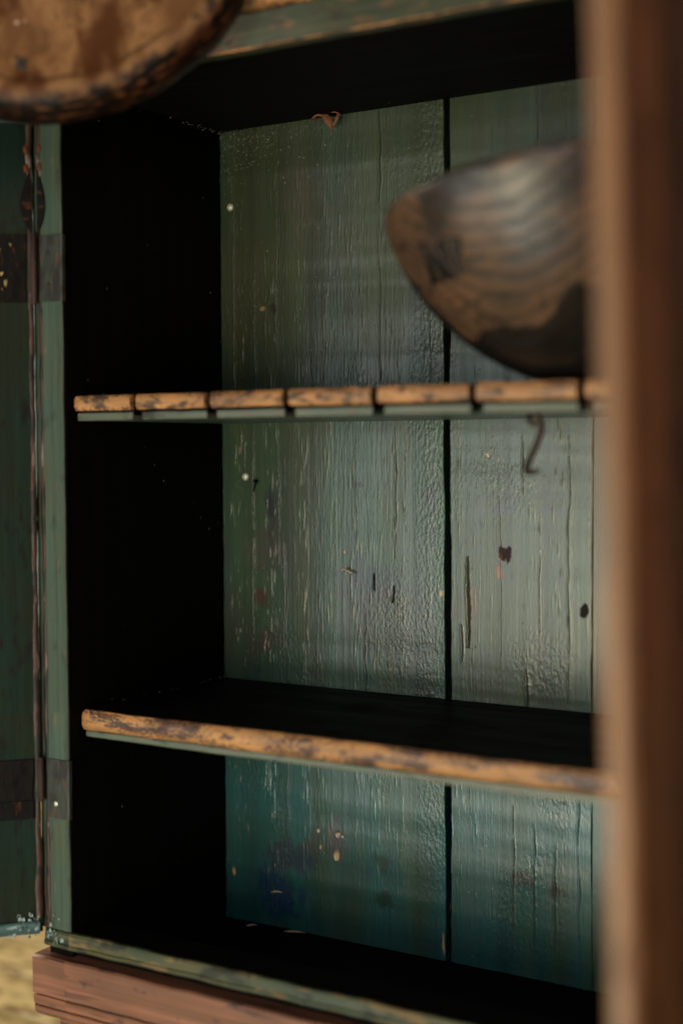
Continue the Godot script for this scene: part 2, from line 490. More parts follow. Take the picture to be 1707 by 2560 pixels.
# the side wall: dark old varnish with a few pale specks
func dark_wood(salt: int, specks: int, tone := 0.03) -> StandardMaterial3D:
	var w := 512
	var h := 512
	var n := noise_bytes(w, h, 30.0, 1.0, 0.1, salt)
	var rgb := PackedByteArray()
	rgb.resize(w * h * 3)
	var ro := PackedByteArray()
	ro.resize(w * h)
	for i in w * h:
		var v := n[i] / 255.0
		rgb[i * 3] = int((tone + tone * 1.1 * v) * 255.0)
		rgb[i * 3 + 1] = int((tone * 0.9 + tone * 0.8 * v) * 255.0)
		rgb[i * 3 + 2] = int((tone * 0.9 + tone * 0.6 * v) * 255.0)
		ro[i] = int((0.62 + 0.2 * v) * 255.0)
	rng.seed = salt
	for k in specks:
		var i := rng.randi_range(0, h - 2) * w + rng.randi_range(0, w - 2)
		var v := int(rng.randf_range(40.0, 170.0))
		for ch in 3:
			rgb[i * 3 + ch] = v
	var m := StandardMaterial3D.new()
	m.metallic_specular = 0.16
	m.uv1_scale = Vector3(0.8, 0.8, 1)
	return finish(m, w, h, rgb, ro, PackedFloat32Array(), 0.0)


# end-turned wood seen on a bowl: rings of a log lying along x
func bowl_wood(prof: Array, a: Color, b: Color, dark: Color, scale: float, salt: int, marks: Array, along := Vector3(1, 0, 0)) -> StandardMaterial3D:
	var w := 768
	var h := 384
	var n := FastNoiseLite.new()
	n.seed = salt
	n.frequency = 6.0
	n.fractal_octaves = 3
	var blot := noise_bytes(w, h, 3.0, 2.0, 0.04, salt + 1, FastNoiseLite.TYPE_SIMPLEX_SMOOTH, 4)
	var pit := noise_bytes(w, h, 3.0, 1.0, 0.11, salt + 2, FastNoiseLite.TYPE_SIMPLEX_SMOOTH, 3)
	var run := [0.0]
	for i in range(1, prof.size()):
		run.append(run[i - 1] + prof[i].distance_to(prof[i - 1]))
	var total: float = run[-1]
	var rgb := PackedByteArray()
	rgb.resize(w * h * 3)
	var ro := PackedByteArray()
	ro.resize(w * h)
	var he := PackedFloat32Array()
	he.resize(w * h)
	for y in h:
		var s := (y + 0.5) / h * total
		var seg := 0
		while seg < run.size() - 2 and run[seg + 1] < s:
			seg += 1
		var q: Vector2 = prof[seg].lerp(prof[seg + 1], (s - run[seg]) / maxf(1e-6, run[seg + 1] - run[seg]))
		for x in w:
			var ang := TAU * (x + 0.5) / w
			var p := Vector3(cos(ang) * q.x, q.y, sin(ang) * q.x)
			var c := p - along * p.dot(along)
			c += Vector3(0.02, -0.10, 0.05)
			var d := c.length() + n.get_noise_3d(p.x * 0.35, p.y, p.z) * 0.018 + n.get_noise_3d(p.x * 2.5, p.y * 3.0, p.z * 3.0) * 0.003
			var ringv := fposmod(d * scale, 1.0)
			ringv = ringv * ringv
			var i := y * w + x
			var t := blot[i] / 255.0
			var k := clampf(ringv * 0.85 + (t - 0.5) * 0.9, 0.0, 1.0)
			var g := clampf((pit[i] / 255.0 - 0.62) * 4.0, 0.0, 0.8)
			var shade_line := 0.086 + n.get_noise_3d(p.x * 0.8, 0.3, p.z * 0.8) * 0.13 + n.get_noise_3d(p.x * 3.0, p.y * 3.0, p.z * 3.0) * 0.02  # the shelf's shadow on the underside, painted in with a ragged edge
			var shade_and_stain := clampf((shade_line - q.y) / 0.008, 0.0, 1.0) if seg < 13 else 0.0
			shade_and_stain = maxf(shade_and_stain, clampf((n.get_noise_3d(p.x * 0.9 + 5.0, p.y * 0.9, p.z * 0.9) - 0.27) * 5.0, 0.0, 0.6))
			var col := a.lerp(b, k).lerp(dark, g).lerp(Color(0.045, 0.035, 0.035), shade_and_stain * 0.92)
			rgb[i * 3] = int(col.r * 255.0)
			rgb[i * 3 + 1] = int(col.g * 255.0)
			rgb[i * 3 + 2] = int(col.b * 255.0)
			ro[i] = int((0.33 + 0.2 * k) * 255.0)
			he[i] = 0.5 - ringv * 0.2 - g * 0.3 + t * 0.25
	for mk in marks:     # notches cut by a tool: u, v, half u, half v, slant
		for y in range(int((mk[1] - mk[3]) * h), int((mk[1] + mk[3]) * h)):
			for x in range(int((mk[0] - mk[2]) * w), int((mk[0] + mk[2]) * w)):
				var du: float = (float(x) / w - mk[0]) / mk[2]
				var dv: float = (float(y) / h - mk[1]) / mk[3]
				if absf(du) < (1.0 - dv * mk[4]) * 0.5 and absf(dv) < 1.0 and absf(du + dv * 0.12) > 0.07:
					var i := posmod(y, h) * w + posmod(x, w)
					rgb[i * 3] = 14
					rgb[i * 3 + 1] = 10
					rgb[i * 3 + 2] = 10
					he[i] -= 0.6
	var m := StandardMaterial3D.new()
	m.metallic_specular = 0.5
	return finish(m, w, h, rgb, ro, he, 0.12)


func materials() -> void:
	M.back = back_paint()
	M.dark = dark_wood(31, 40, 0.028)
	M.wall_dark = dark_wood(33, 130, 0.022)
	M.dust = plain(Color(0.33, 0.32, 0.29), 0.95, 0.0, 0.1)
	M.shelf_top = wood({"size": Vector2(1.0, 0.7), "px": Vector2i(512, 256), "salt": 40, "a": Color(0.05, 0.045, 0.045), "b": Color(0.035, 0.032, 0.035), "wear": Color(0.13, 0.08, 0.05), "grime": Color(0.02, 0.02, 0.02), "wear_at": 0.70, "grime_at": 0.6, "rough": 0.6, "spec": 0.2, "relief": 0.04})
	M.edge = wood({"size": Vector2(1.0, 0.12), "px": Vector2i(1400, 170), "salt": 52, "a": Color(0.62, 0.42, 0.255), "b": Color(0.73, 0.51, 0.315), "wear": Color(0.30, 0.215, 0.16), "grime": Color(0.24, 0.175, 0.13), "wear_at": 0.515, "grime_at": 0.62, "wear_freq": 0.035, "wear_long": 4.0, "fleck": 0.35, "hard": 5.0, "rough": 0.55, "rough_wear": 0.35, "relief": -0.05, "grain": 0.35})
	M.edge_low = wood({"size": Vector2(1.0, 0.12), "px": Vector2i(1400, 170), "salt": 61, "a": Color(0.61, 0.42, 0.25), "b": Color(0.74, 0.52, 0.315), "wear": Color(0.27, 0.18, 0.155), "grime": Color(0.25, 0.165, 0.15), "wear_at": 0.505, "grime_at": 0.60, "wear_freq": 0.025, "wear_long": 4.0, "fleck": 0.38, "hard": 6.0, "rough": 0.55, "rough_wear": 0.35, "relief": -0.05, "grain": 0.3})
	M.green = wood({"size": Vector2(1.1, 0.16), "px": Vector2i(1100, 160), "salt": 70, "a": Color(0.25, 0.28, 0.21), "b": Color(0.22, 0.285, 0.245), "wear": Color(0.36, 0.29, 0.22), "grime": Color(0.16, 0.17, 0.13), "wear_at": 0.74, "grime_at": 0.70, "rough": 0.42, "relief": 0.05, "grain": 0.2})
	M.lip = wood({"size": Vector2(1.0, 0.08), "px": Vector2i(1000, 80), "salt": 75, "a": Color(0.37, 0.375, 0.31), "b": Color(0.32, 0.35, 0.30), "wear": Color(0.42, 0.36, 0.31), "grime": Color(0.14, 0.14, 0.12), "wear_at": 0.70, "grime_at": 0.72, "rough": 0.4, "relief": 0.04, "grain": 0.15})
	M.rail = wood({"size": Vector2(1.1, 0.16), "px": Vector2i(1000, 150), "salt": 80, "a": Color(0.23, 0.24, 0.165), "b": Color(0.20, 0.23, 0.17), "wear": Color(0.34, 0.25, 0.16), "grime": Color(0.14, 0.13, 0.10), "wear_at": 0.64, "grime_at": 0.68, "rough": 0.5, "relief": 0.05})
	M.bead = wood({"size": Vector2(1.0, 0.1), "px": Vector2i(1100, 110), "salt": 85, "a": Color(0.19, 0.225, 0.15), "b": Color(0.27, 0.25, 0.14), "wear": Color(0.40, 0.32, 0.20), "grime": Color(0.09, 0.10, 0.07), "wear_at": 0.58, "grime_at": 0.6, "wear_freq": 0.04, "rough": 0.5, "relief": 0.07})
	M.brown = wood({"size": Vector2(1.0, 0.24), "px": Vector2i(1000, 240), "salt": 90, "a": Color(0.42, 0.265, 0.20), "b": Color(0.48, 0.305, 0.225), "wear": Color(0.30, 0.17, 0.15), "grime": Color(0.18, 0.11, 0.11), "wear_at": 0.69, "grime_at": 0.72, "wear_freq": 0.03, "wear_long": 14.0, "rough": 0.5, "rough_wear": 0.5, "relief": 0.04, "grain": 0.42, "stretch": 60.0})
	M.tan = wood({"size": Vector2(1.1, 0.2), "px": Vector2i(600, 100), "salt": 95, "a": Color(0.43, 0.295, 0.19), "b": Color(0.46, 0.315, 0.20), "wear": Color(0.34, 0.23, 0.155), "grime": Color(0.28, 0.19, 0.13), "wear_at": 0.76, "grime_at": 0.8, "rough": 0.45, "relief": 0.04})
	M.door_out = wood({"size": Vector2(1.1, 1.0), "px": Vector2i(600, 500), "salt": 99, "a": Color(0.25, 0.155, 0.10), "b": Color(0.30, 0.17, 0.105), "wear": Color(0.20, 0.10, 0.06), "grime": Color(0.12, 0.07, 0.05), "wear_at": 0.6, "grime_at": 0.65, "rough": 0.5, "relief": 0.05})
	M.door_face = wood({"size": Vector2(1.1, 0.4), "px": Vector2i(600, 200), "salt": 97, "a": Color(0.36, 0.235, 0.145), "b": Color(0.40, 0.25, 0.15), "wear": Color(0.30, 0.17, 0.11), "grime": Color(0.2, 0.12, 0.08), "wear_at": 0.66, "grime_at": 0.7, "rough": 0.45, "relief": 0.03})
	M.door_in = wood({"size": Vector2(1.1, 0.5), "px": Vector2i(1100, 500), "salt": 104, "a": Color(0.095, 0.13, 0.08), "b": Color(0.07, 0.14, 0.115), "wear": Color(0.10, 0.07, 0.06), "grime": Color(0.07, 0.06, 0.05), "wear_at": 0.73, "grime_at": 0.66, "rough": 0.6, "spec": 0.3, "relief": 0.06, "grain": 0.35})
	M.batten = wood({"size": Vector2(0.5, 0.2), "px": Vector2i(500, 200), "salt": 109, "a": Color(0.28, 0.36, 0.36), "b": Color(0.24, 0.33, 0.34), "wear": Color(0.5, 0.55, 0.55), "grime": Color(0.1, 0.12, 0.12), "wear_at": 0.72, "grime_at": 0.7, "rough": 0.45, "relief": 0.06})  # blue-grey paint, lightened by the light the battens catch
	M.worn = wood({"size": Vector2(1.1, 0.05), "px": Vector2i(1100, 50), "salt": 113, "a": Color(0.27, 0.15, 0.13), "b": Color(0.20, 0.12, 0.10), "wear": Color(0.42, 0.34, 0.32), "grime": Color(0.08, 0.04, 0.04), "wear_at": 0.66, "grime_at": 0.55, "rough": 0.6, "relief": 0.12, "stretch": 6.0})
	M.iron = wood({"size": Vector2(0.15, 0.15), "px": Vector2i(200, 200), "salt": 120, "a": Color(0.04, 0.034, 0.034), "b": Color(0.075, 0.05, 0.04), "wear": Color(0.24, 0.12, 0.07), "grime": Color(0.03, 0.025, 0.025), "wear_at": 0.60, "grime_at": 0.6, "rough": 0.75, "spec": 0.3, "relief": 0.12, "stretch": 2.0})
	M.iron_grey = wood({"size": Vector2(0.15, 0.15), "px": Vector2i(200, 200), "salt": 125, "a": Color(0.20, 0.20, 0.165), "b": Color(0.17, 0.18, 0.155), "wear": Color(0.26, 0.17, 0.13), "grime": Color(0.10, 0.085, 0.075), "wear_at": 0.62, "grime_at": 0.55, "rough": 0.5, "relief": 0.06, "stretch": 2.0})
	M.rust = plain(Color(0.34, 0.17, 0.08), 0.9)
	M.chip = plain(Color(0.74, 0.64, 0.44), 0.7)
	M.flake = plain(Color(0.50, 0.55, 0.55), 0.8)
	M.nail = plain(Color(0.80, 0.78, 0.70), 0.32, 0.25)
	M.wire = plain(Color(0.10, 0.09, 0.085), 0.4, 0.7)
	M.hook = plain(Color(0.24, 0.17, 0.15), 0.55, 0.4)
	M.straw = plain(Color(0.46, 0.27, 0.15), 0.75)
	M.splinter = plain(Color(0.66, 0.54, 0.46), 0.7)
	M.cord = plain(Color(0.35, 0.25, 0.16), 0.8)
	M.floor = wood({"size": Vector2(1.6, 0.5), "px": Vector2i(800, 250), "salt": 130, "a": Color(0.58, 0.50, 0.33), "b": Color(0.68, 0.60, 0.42), "wear": Color(0.42, 0.33, 0.18), "grime": Color(0.3, 0.23, 0.12), "wear_at": 0.62, "grime_at": 0.7, "rough": 0.5, "relief": 0.05})
	M.plaster = wood({"size": Vector2(2.0, 2.0), "px": Vector2i(256, 256), "salt": 140, "a": Color(0.42, 0.47, 0.48), "b": Color(0.38, 0.44, 0.46), "wear": Color(0.5, 0.54, 0.54), "grime": Color(0.3, 0.33, 0.34), "wear_at": 0.75, "grime_at": 0.75, "rough": 0.9, "relief": 0.1, "stretch": 2.0, "grain": 0.1})


# ------------------------------------------------------------------ the scene
func _ready() -> void:
	# camera
	var cam := Camera3D.new()
	cam.name = "camera"
	cam.position = Vector3(1.2341, 0.3312, 1.3466)
	cam.basis = Basis(Vector3.UP, deg_to_rad(31.5757)) * Basis(Vector3.RIGHT, deg_to_rad(-2.5015)) * Basis(Vector3.BACK, deg_to_rad(-0.3))
	cam.fov = 39.31
	cam.near = 0.05
	cam.far = 60.0
	var lens := CameraAttributesPhysical.new()
	lens.frustum_focal_length = 33.595
	lens.exposure_aperture = 0.84
	lens.frustum_focus_distance = 1.93
	lens.frustum_near = 0.05
	lens.frustum_far = 60.0
	cam.attributes = lens
	add_child(cam)
	# surroundings: a dim room
	var we := WorldEnvironment.new()
	we.name = "surroundings"
	var env := Environment.new()
	env.background_mode = Environment.BG_COLOR
	env.background_color = Color(0.13, 0.14, 0.14)
	env.tonemap_mode = Environment.TONE_MAPPER_LINEAR
	env.tonemap_exposure = 1.0
	env.sdfgi_enabled = true
	env.ssao_enabled = true
	env.ssil_enabled = true
	we.environment = env
	add_child(we)
	# daylight from a window on the left in front of the cupboard, and cool light from low down
	window_light("window_light", Vector3(-0.72, -0.05, 2.0), Vector3(0.4, 0.1, -0.33), Vector2(0.8, 1.5), Color(0.94, 1.0, 0.97), 1.35)
	window_light("front_bounce_light", Vector3(0.35, -0.35, 2.2), Vector3(0.4, 0.3, -0.33), Vector2(0.9, 1.1), Color(1.0, 0.94, 0.80), 3.9)  # stands in for unseen bounce off a sunlit floor
	window_light("low_cool_fill", Vector3(0.50, -0.86, 1.4), Vector3(0.35, -0.2, -0.33), Vector2(0.8, 0.5), Color(0.28, 0.86, 1.0), 1.7)  # added cool fill that turns the lower part teal
	window_light("back_window_light", Vector3(1.15, 1.15, 2.9), Vector3(0.6, 0.5, -0.1), Vector2(0.6, 0.9), Color(0.95, 0.97, 1.0), 1.6)
	window_light("floor_fill_light", Vector3(-2.3, 1.3, 0.6), Vector3(-1.5, -0.75, -0.9), Vector2(1.0, 1.0), Color(1.0, 0.95, 0.85), 14.0)  # added light to brighten the floor at the left
	window_light("right_fill_light", Vector3(3.2, 1.3, 1.6), Vector3(0.93, 0.3, 0.25), Vector2(1.2, 1.2), Color(1.0, 0.86, 0.70), 4.0)  # added warm fill for the right door's outer face

	wob.seed = 4
	wob.frequency = 0.02
	materials()
	setting()
	cupboard()
	bowls()
	small_things()


func window_light(called: String, at: Vector3, to: Vector3, size: Vector2, color: Color, energy: float) -> void:  # any area light
	var l := AreaLight3D.new()
	l.name = called
	l.area_size = size
	l.light_color = color
	l.light_energy = energy
	l.shadow_enabled = true
	l.area_range = 20.0
	add_child(l)
	l.look_at_from_position(at, to)


func setting() -> void:
	var fl := base("floor", Vector3(0, -0.75, 0))
	fl.set_meta("kind", "structure")
	for i in 24:
		var z := 1.6 - i * 0.16
		var b := part("floor_board", sweep("x", -3.2, 2.4, rect(z - 0.158, z, -0.03, 0.0, 0.002), 0.2, 0.001, "", false, i * 31.0), M.floor, fl)
		b.position.y = 0.0
	var wl := part("wall", sweep("x", -3.6, 2.6, rect(-2.24, -2.2, -0.75, 2.6, 0.002), 0.3, 0.002), M.plaster, self)
	wl.set_meta("kind", "structure")


func cupboard() -> void:
	var c := base("cupboard")
	tag(c, "old green painted cupboard standing open with two shelves", "cupboard")
	# back: three upright boards with gaps between them, added dark panel stops light behind
	var spans := [[-0.02, 0.3600], [0.3685, 0.5668], [0.5672, 0.95]]
	var boards := []
	for i in 3:
		var s: Array = spans[i]
		boards.append(part("back_board", sweep("y", -0.36, 0.80, rect(s[0], s[1], -0.353, -0.335, 0.0008), 0.006, 0.0015 if i < 2 else 0.0002, "xy", false, i * 53.0), M.back, c))
	part("added_backing", sweep("x", -0.04, 0.97, rect(-0.40, -0.372, -0.40, 0.84), 0.3, 0.0), M.dark, c)
	# carcass
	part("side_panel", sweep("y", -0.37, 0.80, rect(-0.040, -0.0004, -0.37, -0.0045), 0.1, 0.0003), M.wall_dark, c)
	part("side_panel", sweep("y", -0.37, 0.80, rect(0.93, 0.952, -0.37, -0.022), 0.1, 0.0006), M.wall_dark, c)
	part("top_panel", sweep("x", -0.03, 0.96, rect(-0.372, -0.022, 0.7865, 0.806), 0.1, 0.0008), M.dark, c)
	rng.seed = 91
	for k in 34:
		var t := absf(rng.randfn(0.0, 0.045))
		var q := Vector3(0.001 + (t if k % 2 else rng.randf() * 0.004), 0.7860 - rng.randf() * 0.003, -0.3335 + (0.0 if k % 2 else t * 1.5))
		part("dust", tube([q, q + Vector3(rng.randf_range(-0.001, 0.004), -rng.randf() * 0.003, rng.randf_range(0.0, 0.004)), q + Vector3(rng.randf_range(0.0, 0.008), -rng.randf() * 0.002, rng.randf_range(0.0, 0.006))], [0.0003, 0.0008, 0.0003], 5), M.dust, c)
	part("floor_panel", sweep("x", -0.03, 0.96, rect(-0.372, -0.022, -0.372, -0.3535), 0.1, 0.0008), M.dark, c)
	# face frame
	var stile := part("stile", sweep("y", -0.279, 0.783, rect(-0.0475, 0.0, -0.0042, 0.0, 0.0012), 0.012, 0.0009), M.green, c)
	part("stile", sweep("y", -0.279, 0.783, rect(0.93, 0.976, -0.0218, 0.0, 0.0022), 0.03, 0.0009), M.green, c)
	var rail := part("top_rail", sweep("x", -0.046, 0.976, rect(-0.0218, 0.0, 0.7845, 0.8255, 0.002), 0.012, 0.0009), M.rail, c)
	part("moulding", sweep("x", -0.05, 0.98, nosing(-0.02, 0.012, 0.8265, 0.862), 0.02, 0.001), M.edge_low, rail)
	part("worn_edge", sweep("x", -0.02, 0.96, PackedVector2Array([Vector2(-0.001, 0.7838), Vector2(0.0008, 0.7842), Vector2(0.0010, 0.7862), Vector2(-0.001, 0.7866)]), 0.006, 0.0007, "", true), M.edge, rail)
	part("frieze", sweep("x", -0.046, 0.976, rect(-0.0218, 0.0, 0.863, 1.30, 0.002), 0.1, 0.001), M.brown, c)
	part("crown", sweep("x", -0.08, 1.01, rect(-0.40, 0.05, 1.301, 1.335, 0.004), 0.1, 0.001), M.brown, c)
	part("peg", tube([Vector3(0.14, 1.20, -0.01), Vector3(0.14, 1.212, 0.09), Vector3(0.14, 1.225, 0.14)], [0.011, 0.010, 0.012], 10), M.brown, c)
	# sill with its worn bead, and the brown base board below
	var sill := part("sill", sweep("x", -0.046, 0.976, rect(-0.06, -0.004, -0.300, -0.2805, 0.002), 0.02, 0.0008), M.dark, c)
	part("bead", sweep("x", -0.041, 0.976, PackedVector2Array([Vector2(-0.0035, -0.2800), Vector2(-0.0035, -0.3010), Vector2(0.002, -0.3015), Vector2(0.0045, -0.299), Vector2(0.0046, -0.2955), Vector2(0.0028, -0.2945), Vector2(0.0028, -0.2900), Vector2(0.0022, -0.2835), Vector2(0.0005, -0.2805)]), 0.006, 0.0012), M.bead, sill)
	var bb := part("base_board", sweep("x", -0.054, 0.985, PackedVector2Array([Vector2(-0.045, -0.3125), Vector2(-0.045, -0.392), Vector2(0.004, -0.392), Vector2(0.009, -0.387), Vector2(0.0095, -0.3805), Vector2(0.006, -0.3795), Vector2(0.006, -0.3775), Vector2(0.0105, -0.3765), Vector2(0.0115, -0.3655), Vector2(0.008, -0.3645), Vector2(0.008, -0.3625), Vector2(0.0125, -0.3615), Vector2(0.0125, -0.3150), Vector2(0.010, -0.3125)]), 0.012, 0.0011), M.brown, c)
	bb.set_meta("label", "reddish brown moulded base board")
	part("lower_case", sweep("x", -0.03, 0.96, rect(-0.372, -0.012, -0.75, -0.3925), 0.1, 0.001), M.brown, c)
	part("sill_filler", sweep("x", -0.03, 0.96, rect(-0.05, -0.012, -0.3124, -0.3011), 0.2, 0.0), M.dark, c)

	shelves(c)
	left_door(c, stile)
	right_door(c)
	# nails in the back boards
	for q in [[Vector3(0.017, 0.678, -0.335), 0.0052], [Vector3(0.040, 0.292, -0.335), 0.0056]]:
		var nl := part("nail", lathe([Vector2(0, 0.0026), Vector2(0.0026, 0.0022), Vector2(0.0046, 0.0010), Vector2(0.0056, -0.0004)], 20), M.nail, boards[0])
		nl.position = q[0]
		nl.scale = Vector3.ONE * (q[1] / 0.0056)
		nl.rotation = Vector3(PI / 2 + 0.25, 0.3, 0)
	var bn := part("bent_nail", tube([Vector3(0.060, 0.2860, -0.329), Vector3(0.0595, 0.2856, -0.330), Vector3(0.059, 0.2835, -0.331), Vector3(0.0565, 0.278, -0.332), Vector3(0.053, 0.270, -0.3345)], [0.0034, 0.0032, 0.0011, 0.0010, 0.0008]), M.wire, boards[0])
	bn.set_meta("label", "dark bent nail")
	part("bent_nail", tube([Vector3(0.198, 0.163, -0.3345), Vector3(0.204, 0.1645, -0.331), Vector3(0.209, 0.167, -0.327), Vector3(0.214, 0.165, -0.3275), Vector3(0.2215, 0.161, -0.328)], [0.0010, 0.0013, 0.0014, 0.0012, 0.0016]), M.splinter, boards[0])
	for q in [[0.252, 0.150, 0.0], [0.283, 0.135, 0.35]]:
		part("nail", tube([Vector3(q[0], q[1] + 0.012, -0.3335), Vector3(q[0] + 0.001, q[1] + 0.004, -0.332), Vector3(q[0] + 0.001 - q[2] * 0.008, q[1] - 0.012, -0.3335)], [0.0007, 0.0012, 0.0006]), M.wire, boards[0])


func shelves(c: Node3D) -> void:
	# upper shelf: front edge notched to hang spoons
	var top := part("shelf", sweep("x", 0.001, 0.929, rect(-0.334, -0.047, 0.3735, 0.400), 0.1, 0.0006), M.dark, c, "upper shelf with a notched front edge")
	var cuts := [0.0, 0.0955, 0.2085, 0.3195, 0.4365, 0.5565, 0.6785, 0.798, 0.93]
	for i in cuts.size() - 1:
		var x0: float = cuts[i] + (0.0052 if i else 0.002)
		var x1: float = cuts[i + 1] - (0.0040 if i < cuts.size() - 2 else 0.002)
		part("edge_block", sweep("x", x0, x1, rect(-0.0468, -0.027, 0.3745, 0.3995, 0.001), 0.02, 0.0004, "", false, i * 17.0), M.dark, top)
		part("edge_strip", sweep("x", x0, x1, nosing(-0.0268, -0.0185, 0.3815, 0.400, 0.35), 0.005, 0.0009, "", false, i * 17.0), M.edge, top)
		part("edge_lip", sweep("x", x0 + (0.006 if i else 0.0003), x1 - 0.0003, rect(-0.0467, -0.0245, 0.3690, 0.3786, 0.0012), 0.006, 0.0006, "", false, i * 17.0), M.lip, top)
		part("lip_cove", sweep("x", x0 + (0.002 if i else 0.0003), x1 - 0.0003, PackedVector2Array([Vector2(-0.0268, 0.3812), Vector2(-0.0268, 0.3789), Vector2(-0.0256, 0.3789), Vector2(-0.0258, 0.38), Vector2(-0.0250, 0.3812)]), 0.008, 0.0004, "", false, i * 17.0), M.dark, top)
	part("underside_board", sweep("x", 0.002, 0.928, rect(-0.3338, -0.0475, 0.3692, 0.3733), 0.1, 0.0005), M.green, top)
	# lower shelf: plain rounded edge
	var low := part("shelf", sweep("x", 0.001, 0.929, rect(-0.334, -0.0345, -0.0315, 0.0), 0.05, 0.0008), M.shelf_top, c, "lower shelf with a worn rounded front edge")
	part("edge_strip", sweep("x", 0.0015, 0.929, nosing(-0.0344, -0.0255, -0.0245, 0.0005, 0.45), 0.005, 0.0011, "", false, 210.0), M.edge_low, low)
	part("edge_lip", sweep("x", 0.005, 0.928, rect(-0.0344, -0.0285, -0.0335, -0.0250, 0.0015), 0.006, 0.0007, "", false, 90.0), M.lip, low)
	# dust and cobweb lying along the back and side joint of the lower shelf
	rng.seed = 77
	for k in 26:
		var t := rng.randf()
		var p := Vector3(0.0015 + rng.randf() * 0.002, 0.0012, -0.33 + t * t * 0.25)
		if k > 15:
			p = Vector3(rng.randf_range(0.0, 0.34), 0.0015, -0.333 + rng.randf() * 0.002)
		part("dust", tube([p, p + Vector3(rng.randf_range(-0.001, 0.003), rng.randf_range(0.0, 0.003), rng.randf_range(-0.004, 0.004)), p + Vector3(rng.randf_range(0.0, 0.008), rng.randf_range(-0.0005, 0.002), rng.randf_range(-0.002, 0.006))], [0.0003, 0.0006, 0.0002], 5), M.dust, low)


